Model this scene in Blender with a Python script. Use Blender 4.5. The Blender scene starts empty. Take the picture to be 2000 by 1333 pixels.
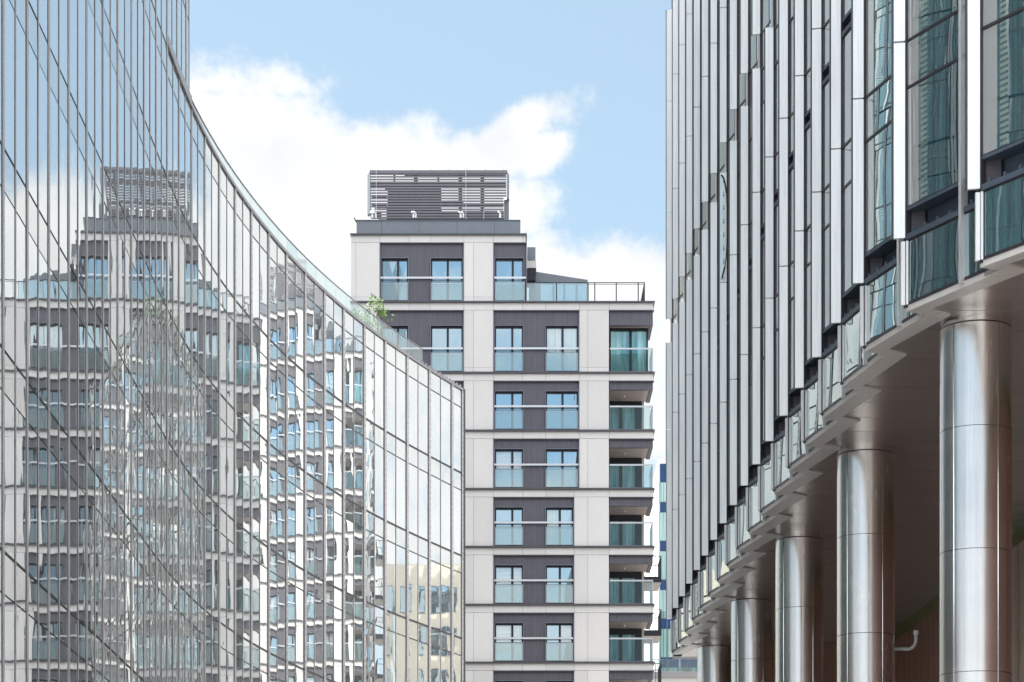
import bpy, bmesh, math, random
from mathutils import Vector, Matrix, Euler, noise
random.seed(7)
R_ = math.radians
SC = bpy.context.scene
COL = SC.collection

# ------------------------------------------------------------------ camera, light, exposure
F = 4500.0; HOR = 1912.0; EYE = 1.7        # focal length and horizon row in photograph pixels
cam = bpy.data.objects.new('camera', bpy.data.cameras.new('camera')); COL.objects.link(cam)
cam.location = (0, 0, EYE); cam.rotation_euler = (R_(90), 0, 0)
cam.data.sensor_width = 36; cam.data.lens = F / 2000 * 36
cam.data.shift_y = (HOR - 666.5) / 2000
cam.data.clip_start = 0.3; cam.data.clip_end = 6000
SC.camera = cam
SUN_DIR = Vector((-0.98, 0.17, 0)).normalized(); SUN_EL = R_(44)
sd = Vector((SUN_DIR.x * math.cos(SUN_EL), SUN_DIR.y * math.cos(SUN_EL), math.sin(SUN_EL)))
sl = bpy.data.lights.new('sun', 'SUN'); sl.energy = 2.4; sl.angle = R_(0.6); sl.color = (1, .93, .83)
so = bpy.data.objects.new('sun', sl); COL.objects.link(so)
so.rotation_euler = sd.to_track_quat('Z', 'Y').to_euler(); so.location = (-60, 40, 90)
SC.view_settings.view_transform = 'Standard'; SC.view_settings.look = 'None'
SC.view_settings.exposure = 1.47; SC.view_settings.gamma = 1
SC.render.engine = 'CYCLES'
cy = SC.cycles
cy.use_denoising = True; cy.max_bounces = 10; cy.glossy_bounces = 7; cy.diffuse_bounces = 4
cy.transparent_max_bounces = 16; cy.transmission_bounces = 6
cy.sample_clamp_indirect = 6; cy.caustics_reflective = False; cy.caustics_refractive = False

def PX(px, py, D):
    return Vector(((px - 1000) / F * D, D, EYE + (HOR - py) / F * D))

# ------------------------------------------------------------------ world: Nishita sky with clouds in the sky's own directions
W = bpy.data.worlds.new('World'); SC.world = W; W.use_nodes = True
nt = W.node_tree; N = nt.nodes; L = nt.links; N.clear()
def wn(t, **k):
    n = N.new(t)
    for a, b in k.items(): setattr(n, a, b)
    return n
def wmath(op, a, b=None, c=None, clamp=False):
    n = wn('ShaderNodeMath', operation=op, use_clamp=clamp)
    for i, v in enumerate((a, b, c)):
        if v is None: continue
        if isinstance(v, (int, float)): n.inputs[i].default_value = v
        else: L.new(v, n.inputs[i])
    return n.outputs[0]
tc = wn('ShaderNodeTexCoord'); sep = wn('ShaderNodeSeparateXYZ'); L.new(tc.outputs['Generated'], sep.inputs[0])
az = wmath('MULTIPLY', wmath('ARCTAN2', sep.outputs[0], sep.outputs[1]), 57.2958)
el = wmath('MULTIPLY', wmath('ARCSINE', sep.outputs[2]), 57.2958)
pc = wn('ShaderNodeCombineXYZ'); L.new(az, pc.inputs[0]); L.new(el, pc.inputs[1])
nz = wn('ShaderNodeTexNoise'); nz.inputs['Scale'].default_value = 0.42; nz.inputs['Detail'].default_value = 8; nz.inputs['Roughness'].default_value = .64
L.new(pc.outputs[0], nz.inputs['Vector'])
nz2 = wn('ShaderNodeTexNoise'); nz2.inputs['Scale'].default_value = 3.2; nz2.inputs['Detail'].default_value = 7; nz2.inputs['Roughness'].default_value = .6
mp = wn('ShaderNodeMapping'); mp.inputs['Scale'].default_value = (1, 1, 2.2); L.new(tc.outputs['Generated'], mp.inputs[0]); L.new(mp.outputs[0], nz2.inputs['Vector'])
def blob(cx, cyy, rx, ry, rot=0, k=1.0):
    a = math.degrees(math.atan((cx - 1000) / F)); e = math.degrees(math.atan((HOR - cyy) / math.hypot(F, cx - 1000)))
    s = 57.2958 / F
    m = wn('ShaderNodeMapping', vector_type='TEXTURE')
    m.inputs['Location'].default_value = (a, e, 0); m.inputs['Rotation'].default_value = (0, 0, R_(rot))
    m.inputs['Scale'].default_value = (rx * s, ry * s, 1)
    L.new(pc.outputs[0], m.inputs[0])
    ln = wn('ShaderNodeVectorMath', operation='LENGTH'); L.new(m.outputs[0], ln.inputs[0])
    return wmath('MULTIPLY', wmath('SUBTRACT', 1.0, ln.outputs['Value']), k)
BL = [(330, 720, 470, 560, 0, 1.5), (560, 420, 330, 200, -14, 1.2), (790, 400, 265, 155, 0, .9), (975, 262, 195, 42, 21, .5), (960, 300, 150, 60, 6, .7),
      (420, 165, 170, 40, 4, .28), (1190, 700, 210, 232, 0, 1.1), (1045, 600, 130, 130, 0, .9), (1330, 640, 200, 190, 0, 1.0),
      (1750, 800, 500, 410, 0, 1.3), (2700, 700, 900, 520, 0, 1.3), (-700, 800, 900, 600, 0, 1.4), (4700, 400, 1700, 800, 0, .34)]
f = None
for b in BL:
    o = blob(*b); f = o if f is None else wmath('MAXIMUM', f, o)
near = wmath('ADD', f, wmath('MULTIPLY', wmath('SUBTRACT', nz.outputs['Fac'], .5), 1.25))
hi = wn('ShaderNodeMapRange', interpolation_type='SMOOTHSTEP'); L.new(el, hi.inputs[0])
hi.inputs[1].default_value = 24; hi.inputs[2].default_value = 38; hi.inputs[3].default_value = -.05; hi.inputs[4].default_value = .45
far = wmath('ADD', wmath('SUBTRACT', wmath('MULTIPLY', nz2.outputs['Fac'], 3.0), 1.55), hi.outputs[0])
lowh = wmath('MULTIPLY', wmath('SUBTRACT', 14.0, el), .06, clamp=True); far = wmath('ADD', far, lowh)  # low white haze added outside the view to whiten column and fin reflections
mr = wn('ShaderNodeMapRange', interpolation_type='SMOOTHSTEP'); L.new(wmath('ABSOLUTE', wmath('SUBTRACT', az, 14)), mr.inputs[0])
mr.inputs[1].default_value = 40; mr.inputs[2].default_value = 50; mr.inputs[3].default_value = 0; mr.inputs[4].default_value = 1
mr2 = wn('ShaderNodeMapRange', interpolation_type='SMOOTHSTEP'); L.new(el, mr2.inputs[0])
mr2.inputs[1].default_value = 26; mr2.inputs[2].default_value = 34; mr2.inputs[3].default_value = 0; mr2.inputs[4].default_value = 1
wsel = wmath('MAXIMUM', mr.outputs[0], mr2.outputs[0])
dens = wmath('ADD', wmath('MULTIPLY', near, wmath('SUBTRACT', 1, wsel)), wmath('MULTIPLY', far, wsel))
cm = wn('ShaderNodeMapRange', interpolation_type='SMOOTHSTEP'); L.new(dens, cm.inputs[0])
cm.inputs[1].default_value = -.1; cm.inputs[2].default_value = .24
sky = wn('ShaderNodeTexSky', sky_type='NISHITA'); sky.sun_disc = False; sky.sun_elevation = SUN_EL
sky.sun_rotation = math.atan2(SUN_DIR.x, SUN_DIR.y); sky.altitude = 0; sky.air_density = 1; sky.dust_density = .6; sky.ozone_density = 1.4
hz = wn('ShaderNodeMixRGB', blend_type='MIX'); hz.inputs[0].default_value = .5; L.new(sky.outputs[0], hz.inputs[1]); hz.inputs[2].default_value = (3.3, 4.3, 4.75, 1)
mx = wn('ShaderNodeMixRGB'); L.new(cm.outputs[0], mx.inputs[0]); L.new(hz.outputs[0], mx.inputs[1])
# cloud body: soft light and dark billows
nz3 = wn('ShaderNodeTexNoise'); nz3.inputs['Scale'].default_value = .42; nz3.inputs['Detail'].default_value = 5; L.new(pc.outputs[0], nz3.inputs['Vector'])
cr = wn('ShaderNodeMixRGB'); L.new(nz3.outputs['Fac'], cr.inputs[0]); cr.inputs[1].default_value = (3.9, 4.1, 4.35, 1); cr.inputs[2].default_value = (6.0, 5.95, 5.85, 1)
# unseen high cloud, made thicker and brighter to light the shaded facades
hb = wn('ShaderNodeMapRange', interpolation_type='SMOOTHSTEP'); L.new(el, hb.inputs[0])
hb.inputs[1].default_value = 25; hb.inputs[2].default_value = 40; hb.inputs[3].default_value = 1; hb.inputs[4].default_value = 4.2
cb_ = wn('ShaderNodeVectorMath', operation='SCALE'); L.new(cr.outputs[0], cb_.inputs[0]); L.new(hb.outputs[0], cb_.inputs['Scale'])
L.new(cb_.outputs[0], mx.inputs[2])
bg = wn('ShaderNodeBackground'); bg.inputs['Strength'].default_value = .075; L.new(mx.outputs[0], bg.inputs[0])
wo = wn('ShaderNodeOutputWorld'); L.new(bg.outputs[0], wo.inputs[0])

# ------------------------------------------------------------------ materials
MATS = {}
class NB:
    def __init__(s, name):
        s.m = bpy.data.materials.new(name); s.m.use_nodes = True; s.t = s.m.node_tree; s.t.nodes.clear()
        s.out = s.n('ShaderNodeOutputMaterial'); MATS[name] = s.m
    def n(s, t, ins=None, **k):
        x = s.t.nodes.new(t)
        for a, b in k.items(): setattr(x, a, b)
        for a, b in (ins or {}).items():
            if hasattr(b, 'is_linked') or isinstance(b, bpy.types.NodeSocket): s.t.links.new(b, x.inputs[a])
            else: x.inputs[a].default_value = b
        return x
    def link(s, a, b): s.t.links.new(a, b)
    def coord(s, kind='Object', scale=(1, 1, 1)):
        if kind == 'World':
            g = s.n('ShaderNodeNewGeometry').outputs['Position']
        else: g = s.n('ShaderNodeTexCoord').outputs[kind]
        return s.n('ShaderNodeMapping', {'Vector': g, 'Scale': scale}).outputs[0]
    def noise(s, vec, sc=1, det=4, ro=.55):
        return s.n('ShaderNodeTexNoise', {'Vector': vec, 'Scale': sc, 'Detail': det, 'Roughness': ro}).outputs['Fac']
    def ramp(s, fac, stops):
        r = s.n('ShaderNodeValToRGB', {'Fac': fac}); e = r.color_ramp.elements
        while len(e) < len(stops): e.new(.5)
        for i, (p, c) in enumerate(stops): e[i].position = p; e[i].color = (*c, 1)
        return r.outputs[0]
def solid(name, col, rough=.6, metal=0, var=.12, sc=1.2, streak=True, spec=.5, bump=0):
    b = NB(name)
    v = b.coord('World', (1, 1, .35 if streak else 1))
    n1 = b.noise(v, sc, 6)
    n2 = b.noise(b.coord('World'), sc * 9, 3)
    mixn = b.n('ShaderNodeMath', {0: n1, 1: n2}, operation='ADD').outputs[0]
    lo = tuple(c * (1 - var) for c in col); hi = tuple(min(1, c * (1 + var)) for c in col)
    c = b.ramp(b.n('ShaderNodeMath', {0: mixn, 1: .5}, operation='MULTIPLY').outputs[0], [(.3, lo), (.7, hi)])
    p = b.n('ShaderNodeBsdfPrincipled', {'Base Color': c, 'Roughness': rough, 'Metallic': metal, 'Specular IOR Level': spec})
    if bump:
        bp = b.n('ShaderNodeBump', {'Height': n2, 'Strength': bump, 'Distance': .01}); b.link(bp.outputs[0], p.inputs['Normal'])
    b.link(p.outputs[0], b.out.inputs[0]); return b.m
for nm_, f_ in (('cream_panel', 1.0), ('cream_panel_dull', .94), ('cream_panel_pale', 1.045)):
    solid(nm_, (.585 * f_, .568 * f_, .558 * f_), .75, var=.06, sc=.8, bump=.1)
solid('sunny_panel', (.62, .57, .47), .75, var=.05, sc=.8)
solid('white_render', (.72, .71, .70), .8, var=.04)
solid('joint_dark', (.05, .045, .05), .8)
solid('charcoal_metal', (.022, .024, .032), .42, .3, var=.2)
solid('flashing', (.085, .08, .095), .45, .4, var=.1)
solid('frame_grey', (.16, .18, .22), .4, .3, var=.1)
solid('silver_rail', (.75, .76, .78), .32, .8, var=.04)
solid('roof_metal', (.17, .19, .215), .42, .35, var=.08, sc=.5)
solid('slat_metal', (.15, .145, .165), .5, .3, var=.08)
solid('loggia_soffit', (.36, .30, .28), .5, var=.08)
solid('mullion_grey', (.62, .59, .59), .4, .5, var=.12)
solid('mullion_dark', (.05, .045, .055), .4, .3, var=.1)
solid('coping_grey', (.33, .315, .325), .45, .55, var=.08)
solid('trim_grey', (.86, .83, .81), .45, .1, var=.04)
solid('vent_blue', (.08, .11, .15), .5, .2, var=.2)
solid('body_dark', (.03, .035, .045), .6)
solid('stone_pale', (.5, .47, .45), .8, var=.08)
solid('asphalt', (.05, .05, .052), .85, var=.25, sc=2, streak=False)
solid('paving', (.50, .485, .46), .75, var=.15, sc=1.5, streak=False)
solid('paint_white', (.75, .75, .73), .7)
solid('blue_spandrel', (.015, .045, .13), .15, var=.3)
solid('planter_grey', (.2, .21, .22), .6)
solid('bark', (.17, .14, .1), .9)
solid('cyan_ink', (.02, .3, .48), .5)
solid('black_tape', (.02, .02, .022), .5)
solid('olive_strip', (.15, .145, .04), .6, var=.3)
solid('steel_white', (.72, .73, .75), .4, .3)

def ribbed(name, col, pitch, ax='X', rough=.55, amp=.12):
    b = NB(name); v = b.coord('Object')
    w = b.n('ShaderNodeTexWave', {'Vector': v, 'Scale': 1 / pitch * .3183 / 2 * 3.14159 * 2 / 3.14159, 'Distortion': 0.0}, wave_type='BANDS', bands_direction=ax).outputs['Fac']
    n1 = b.noise(b.coord('World', (3, 3, .3)), 2.5, 5)
    c1 = b.ramp(n1, [(.3, tuple(x * .88 for x in col)), (.7, tuple(x * 1.12 for x in col))])
    c = b.n('ShaderNodeMixRGB', {'Fac': amp, 'Color1': c1, 'Color2': b.ramp(w, [(.0, tuple(x * .3 for x in col)), (.6, tuple(x * 1.4 for x in col))])}).outputs[0]
    p = b.n('ShaderNodeBsdfPrincipled', {'Base Color': c, 'Roughness': rough, 'Metallic': .15})
    bp = b.n('ShaderNodeBump', {'Height': w, 'Strength': .5, 'Distance': .02}); b.link(bp.outputs[0], p.inputs['Normal'])
    b.link(p.outputs[0], b.out.inputs[0])
ribbed('dark_cladding', (.088, .085, .105), .12, amp=.16)
ribbed('brown_wall', (.36, .19, .135), .9, 'Y', .3, .15)

def brushed(name, col, rough, zs=.25, amp=.06, aniso=0.0):
    b = NB(name)
    n1 = b.noise(b.coord('World', (14, 14, zs)), 3, 4)
    n2 = b.noise(b.coord('World', (1, 1, 1)), 1.1, 5)
    mixv = b.n('ShaderNodeMath', {0: n1, 1: n2}, operation='ADD').outputs[0]
    r = b.n('ShaderNodeMapRange', {0: mixv, 1: .6, 2: 1.4, 3: rough - amp, 4: rough + amp}).outputs[0]
    c = b.ramp(b.n('ShaderNodeMath', {0: mixv, 1: .5}, operation='MULTIPLY').outputs[0], [(.3, tuple(x * .94 for x in col)), (.7, tuple(min(1, x * 1.05) for x in col))])
    p = b.n('ShaderNodeBsdfPrincipled', {'Base Color': c, 'Roughness': r, 'Metallic': 1.0})
    bp = b.n('ShaderNodeBump', {'Height': n2, 'Strength': .12, 'Distance': .004}); b.link(bp.outputs[0], p.inputs['Normal'])
    b.link(p.outputs[0], b.out.inputs[0])
brushed('stainless', (.82, .81, .80), .23, .2, .07)
b = NB('soffit_panel')
n1 = b.noise(b.coord('World', (.3, 2, 1)), 1.2, 4)
p = b.n('ShaderNodeBsdfPrincipled', {'Base Color': b.ramp(n1, [(.3, (.50, .465, .45)), (.7, (.56, .52, .505))]), 'Roughness': .27, 'Metallic': .45})
b.link(p.outputs[0], b.out.inputs[0])
def fin_mat(name, col):
    b = NB(name)
    n1 = b.noise(b.coord('World', (10, 10, .4)), 2, 4)
    c = b.ramp(b.n('ShaderNodeMath', {0: b.n('ShaderNodeMath', {0: n1, 1: b.noise(b.coord('World', (1, 1, .25)), .55, 3)}, operation='ADD').outputs[0], 1: .5}, operation='MULTIPLY').outputs[0], [(.3, tuple(x * .8 for x in col)), (.66, tuple(min(1, x * 1.08) for x in col))])
    p = b.n('ShaderNodeBsdfPrincipled', {'Base Color': c, 'Roughness': .36, 'Metallic': .55})
    b.link(p.outputs[0], b.out.inputs[0])
fin_mat('fin_aluminium', (.95, .95, .96))

def pane_mat(name, refl_tint, under_lo, under_hi, mixf, pillow=.5, nbump=.35, streak=True, fres=False, streak_sc=(9, 9, .25), rough=0.0, reveal=False):
    """Coated pane: mirror layer over a dim interior with blinds/curtain streaks; every pane bulges a little."""
    b = NB(name)
    uv = b.n('ShaderNodeUVMap').outputs[0]
    sp = b.n('ShaderNodeSeparateXYZ', {0: uv})
    def bow(s):
        a = b.n('ShaderNodeMath', {0: 1.0, 1: s}, operation='SUBTRACT').outputs[0]
        return b.n('ShaderNodeMath', {0: a, 1: s}, operation='MULTIPLY').outputs[0]
    pil = b.n('ShaderNodeMath', {0: bow(sp.outputs[0]), 1: bow(sp.outputs[1])}, operation='MULTIPLY').outputs[0]
    pil = b.n('ShaderNodeMath', {0: pil, 1: pillow * 16}, operation='MULTIPLY').outputs[0]
    no = b.noise(b.coord('World', (1, 1, .8)), .9, 1.5, .4)
    hgt = b.n('ShaderNodeMath', {0: no, 1: nbump * 4, 2: pil}, operation='MULTIPLY_ADD').outputs[0]
    bp = b.n('ShaderNodeBump', {'Height': hgt, 'Strength': 1.0, 'Distance': .001})
    gl = b.n('ShaderNodeBsdfGlossy', {'Color': (*refl_tint, 1), 'Roughness': rough, 'Normal': bp.outputs[0]})
    st = b.noise(b.coord('World', streak_sc), 1.0, 5, .6)
    dcol = b.ramp(st, [(.36, under_lo), (.64, under_hi)])
    if reveal:      # white window reveal and the edge of a louvred blind seen inside the pane
        def step(lo_, hi_):
            a1 = b.n('ShaderNodeMath', {0: sp.outputs[0], 1: lo_}, operation='GREATER_THAN').outputs[0]; a2 = b.n('ShaderNodeMath', {0: sp.outputs[0], 1: hi_}, operation='LESS_THAN').outputs[0]
            return b.n('ShaderNodeMath', {0: a1, 1: a2}, operation='MULTIPLY').outputs[0]
        wz = b.n('ShaderNodeSeparateXYZ', {0: b.coord('World')}).outputs[2]
        lv_ = b.n('ShaderNodeMath', {0: b.n('ShaderNodeMath', {0: b.n('ShaderNodeMath', {0: wz, 1: 11.0}, operation='MULTIPLY').outputs[0]}, operation='FRACT').outputs[0], 1: .45}, operation='GREATER_THAN').outputs[0]
        dcol = b.n('ShaderNodeMixRGB', {'Fac': b.n('ShaderNodeMath', {0: step(.26, .38), 1: lv_}, operation='MULTIPLY').outputs[0], 'Color1': dcol, 'Color2': (.42, .52, .47, 1)}).outputs[0]
        dcol = b.n('ShaderNodeMixRGB', {'Fac': step(0, .22), 'Color1': dcol, 'Color2': (.74, .74, .74, 1)}).outputs[0]
    df = b.n('ShaderNodeBsdfDiffuse', {'Color': dcol})
    if fres:
        lw = b.n('ShaderNodeLayerWeight', {'Blend': .35}).outputs['Facing']
        fac = b.n('ShaderNodeMapRange', {0: lw, 1: 0.0, 2: .8, 3: mixf, 4: .96}).outputs[0]
    else: fac = mixf
    ms = b.n('ShaderNodeMixShader', {0: fac, 1: df.outputs[0], 2: gl.outputs[0]})
    b.link(ms.outputs[0], b.out.inputs[0])
pane_mat('curtain_wall_glass', (.93, .955, .955), (.3, .34, .34), (.55, .58, .57), .82, .8, .85)
pane_mat('curtain_wall_spandrel', (.93, .95, .94), (.3, .33, .32), (.55, .56, .53), .74, .4, .4, streak_sc=(14, 14, .1))
pane_mat('window_glass', (.62, .80, .90), (.03, .06, .08), (.12, .18, .2), .80, .3, .5)
pane_mat('window_curtained', (.68, .83, .88), (.25, .3, .3), (.72, .74, .70), .62, .3, .6, streak_sc=(11, 11, .05))
pane_mat('window_blind', (.7, .82, .88), (.5, .52, .52), (.66, .67, .65), .5, .3, .5, streak_sc=(1, 1, 14))
pane_mat('loggia_glass', (.45, .72, .75), (.05, .2, .22), (.5, .74, .74), .36, .3, .6, streak_sc=(5, 5, .3))
pane_mat('office_glass', (.80, .86, .85), (.01, .045, .07), (.11, .26, .31), .30, .5, .28, fres=True, streak_sc=(16, 16, .12))
pane_mat('office_glass_reveal', (.80, .86, .85), (.01, .045, .07), (.11, .26, .31), .30, .5, .28, fres=True, streak_sc=(16, 16, .12), reveal=True)
pane_mat('curtain_teal', (.8, .9, .9), (.04, .2, .2), (.5, .66, .60), .3, .3, .4, streak_sc=(7, 7, .08))

def clear_glass(name, tint, refl, base=.08, milky=0.0, top=.8):
    b = NB(name)
    tr = b.n('ShaderNodeBsdfTransparent', {'Color': (*tint, 1)})
    gl = b.n('ShaderNodeBsdfGlossy', {'Color': (*refl, 1), 'Roughness': 0.02})
    lw = b.n('ShaderNodeLayerWeight', {'Blend': .25}).outputs['Fresnel']
    fac = b.n('ShaderNodeMapRange', {0: lw, 1: 0.0, 2: 1.0, 3: base, 4: top}).outputs[0]
    ms = b.n('ShaderNodeMixShader', {0: fac, 1: tr.outputs[0], 2: gl.outputs[0]})
    if milky:
        df = b.n('ShaderNodeBsdfDiffuse', {'Color': (.75, .82, .8, 1)})
        m2 = b.n('ShaderNodeMixShader', {0: milky, 1: ms.outputs[0], 2: df.outputs[0]}); ms = m2
    b.link(ms.outputs[0], b.out.inputs[0])
clear_glass('balustrade_glass', (.84, .94, .95), (.9, .96, .97), .22, .08)
clear_glass('roof_glass', (.90, .95, .94), (.95, .98, .98), .12, .0, .3)
clear_glass('loggia_balustrade', (.88, .96, .96), (.8, .92, .92), .10, .0)
b = NB('leaf'); p = b.n('ShaderNodeBsdfPrincipled', {'Base Color': b.ramp(b.noise(b.coord('World'), 6), [(.3, (.06, .15, .012)), (.7, (.17, .33, .03))]), 'Roughness': .5})
b.link(p.outputs[0], b.out.inputs[0])
b = NB('blue_film'); p = b.n('ShaderNodeBsdfPrincipled', {'Base Color': b.ramp(b.noise(b.coord('World', (4, 4, 1)), 3), [(.3, (.80, .90, .94)), (.7, (.88, .95, .97))]), 'Roughness': .35, 'Metallic': .55})
bp = b.n('ShaderNodeBump', {'Height': b.noise(b.coord('World', (4, 4, 1)), 4), 'Strength': .6, 'Distance': .02}); b.link(bp.outputs[0], p.inputs['Normal']); b.link(p.outputs[0], b.out.inputs[0])

# ------------------------------------------------------------------ mesh helpers
class MB:
    def __init__(s): s.v = []; s.f = []; s.mi = []; s.uv = []
    def face(s, pts, mi=0, uv=None):
        k = len(s.v); s.v += [tuple(p) for p in pts]; s.f.append(tuple(range(k, k + len(pts)))); s.mi.append(mi)
        s.uv.append(uv or [(0, 0), (1, 0), (1, 1), (0, 1)][:len(pts)] if len(pts) <= 4 else [(0, 0)] * len(pts))
    def hexa(s, a, mi=0):   # 8 points: bottom 4 ccw, top 4 ccw
        for q in ((3, 2, 1, 0), (4, 5, 6, 7), (0, 1, 5, 4), (1, 2, 6, 5), (2, 3, 7, 6), (3, 0, 4, 7)):
            s.face([a[i] for i in q], mi)
    def box(s, x0, x1, y0, y1, z0, z1, mi=0):
        s.hexa([(x0, y0, z0), (x1, y0, z0), (x1, y1, z0), (x0, y1, z0), (x0, y0, z1), (x1, y0, z1), (x1, y1, z1), (x0, y1, z1)], mi)
    def prism(s, pts, z0, z1, mi=0, top=True):
        n = len(pts)
        for i in range(n):
            a, c = pts[i], pts[(i + 1) % n]
            s.face([(a[0], a[1], z0), (c[0], c[1], z0), (c[0], c[1], z1), (a[0], a[1], z1)], mi)
        if top:
            s.face([(q[0], q[1], z1) for q in pts], mi); s.face([(q[0], q[1], z0) for q in reversed(pts)], mi)
    def obox(s, o, t, n, t0, t1, n0, n1, z0, z1, mi=0):   # box in a frame: origin o, tangent t, normal n (2D)
        P = lambda a, c, z: (o[0] + t[0] * a + n[0] * c, o[1] + t[1] * a + n[1] * c, z)
        s.hexa([P(t0, n0, z0), P(t1, n0, z0), P(t1, n1, z0), P(t0, n1, z0), P(t0, n0, z1), P(t1, n0, z1), P(t1, n1, z1), P(t0, n1, z1)], mi)
    def tube(s, p0, p1, r, seg=8, mi=0):
        p0, p1 = Vector(p0), Vector(p1); d = (p1 - p0).normalized()
        u = d.orthogonal().normalized(); w = d.cross(u)
        ra = [p0 + (u * math.cos(a) + w * math.sin(a)) * r for a in (2 * math.pi * i / seg for i in range(seg))]
        rb = [q + (p1 - p0) for q in ra]
        for i in range(seg):
            j = (i + 1) % seg; s.face([ra[i], ra[j], rb[j], rb[i]], mi)
        s.face(list(reversed(ra)), mi); s.face(rb, mi)
    def build(s, name, mats, parent=None, weld=False, smooth=False):
        me = bpy.data.meshes.new(name); me.from_pydata(s.v, [], s.f)
        for m in (mats if isinstance(mats, (list, tuple)) else [mats]): me.materials.append(MATS[m])
        me.polygons.foreach_set('material_index', s.mi)
        ul = me.uv_layers.new(name='UVMap'); flat = [c for u in s.uv for q in u for c in q]; ul.data.foreach_set('uv', flat)
        if weld:
            bm = bmesh.new(); bm.from_mesh(me); bmesh.ops.remove_doubles(bm, verts=bm.verts, dist=1e-4)
            bmesh.ops.recalc_face_normals(bm, faces=bm.faces); bm.to_mesh(me); bm.free()
        if smooth:
            me.polygons.foreach_set('use_smooth', [True] * len(me.polygons))
        me.update()
        o = bpy.data.objects.new(name, me); COL.objects.link(o)
        if parent: o.parent = parent
        return o
def tag(o, label=None, cat=None, group=None, kind=None):
    if label: o['label'] = label
    if cat: o['category'] = cat
    if group: o['group'] = group
    if kind: o['kind'] = kind
    return o
def empty(name, loc=(0, 0, 0), rz=0):
    o = bpy.data.objects.new(name, None); COL.objects.link(o); o.location = loc; o.rotation_euler = (0, 0, rz); o.empty_display_size = .5
    return o
def children(o): return [c for c in bpy.data.objects if c.parent == o]
def copy_tree(o, parent=None):
    kids = list(KIDS.get(o.name, []))
    c = o.copy(); COL.objects.link(c); c.parent = parent
    for ch in kids: copy_tree(ch, c)
    return c
KIDS = {}
def emit_many(name, items, parent, limit=100, label=None):
    """items: (size, MB, material). The largest become parts of their own, the rest one stuff part per material."""
    items = sorted(items, key=lambda q: -q[0])
    for s_, mb, m in items[:limit]: mb.build(name, m, parent)
    rest = items[limit:]
    if rest:
        mats = sorted(set(m if isinstance(m, str) else m[0] for _, _, m in rest)); big = MB()
        for _, mb, m in rest:
            off = len(big.v); mi = mats.index(m if isinstance(m, str) else m[0])
            big.v += mb.v; big.f += [tuple(i + off for i in q) for q in mb.f]; big.uv += mb.uv; big.mi += [mi] * len(mb.f)
        tag(big.build(name, mats, parent), kind='stuff')
def proj(x, y, z):
    return (1000 + x / y * F, HOR - (z - EYE) / y * F)
def inview(x, y, z):
    if y < 5: return False
    a, c = proj(x, y, z); return -60 < a < 2060 and -80 < c < 1410

# ------------------------------------------------------------------ ground
g = MB(); g.face([(-1500, -1500, 0), (1500, -1500, 0), (1500, 3000, 0), (-1500, 3000, 0)])
tag(g.build('ground', 'paving'), kind='structure')
g = MB(); g.face([(-6.2, -200, .004), (1.8, -200, .004), (1.8, 112, .004), (-6.2, 112, .004)])
tag(g.build('road', 'asphalt'), kind='structure')
g = MB()
g.box(1.8, 30, -200, 118, 0, .12); tag(g.build('pavement', 'paving'), kind='structure')
g = MB()
for k in range(28): g.face([(-2.25, -30 + 5 * k, .008), (-2.13, -30 + 5 * k, .008), (-2.13, -27.5 + 5 * k, .008), (-2.25, -27.5 + 5 * k, .008)])
tag(g.build('road_marking', 'paint_white'), kind='structure')

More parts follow.
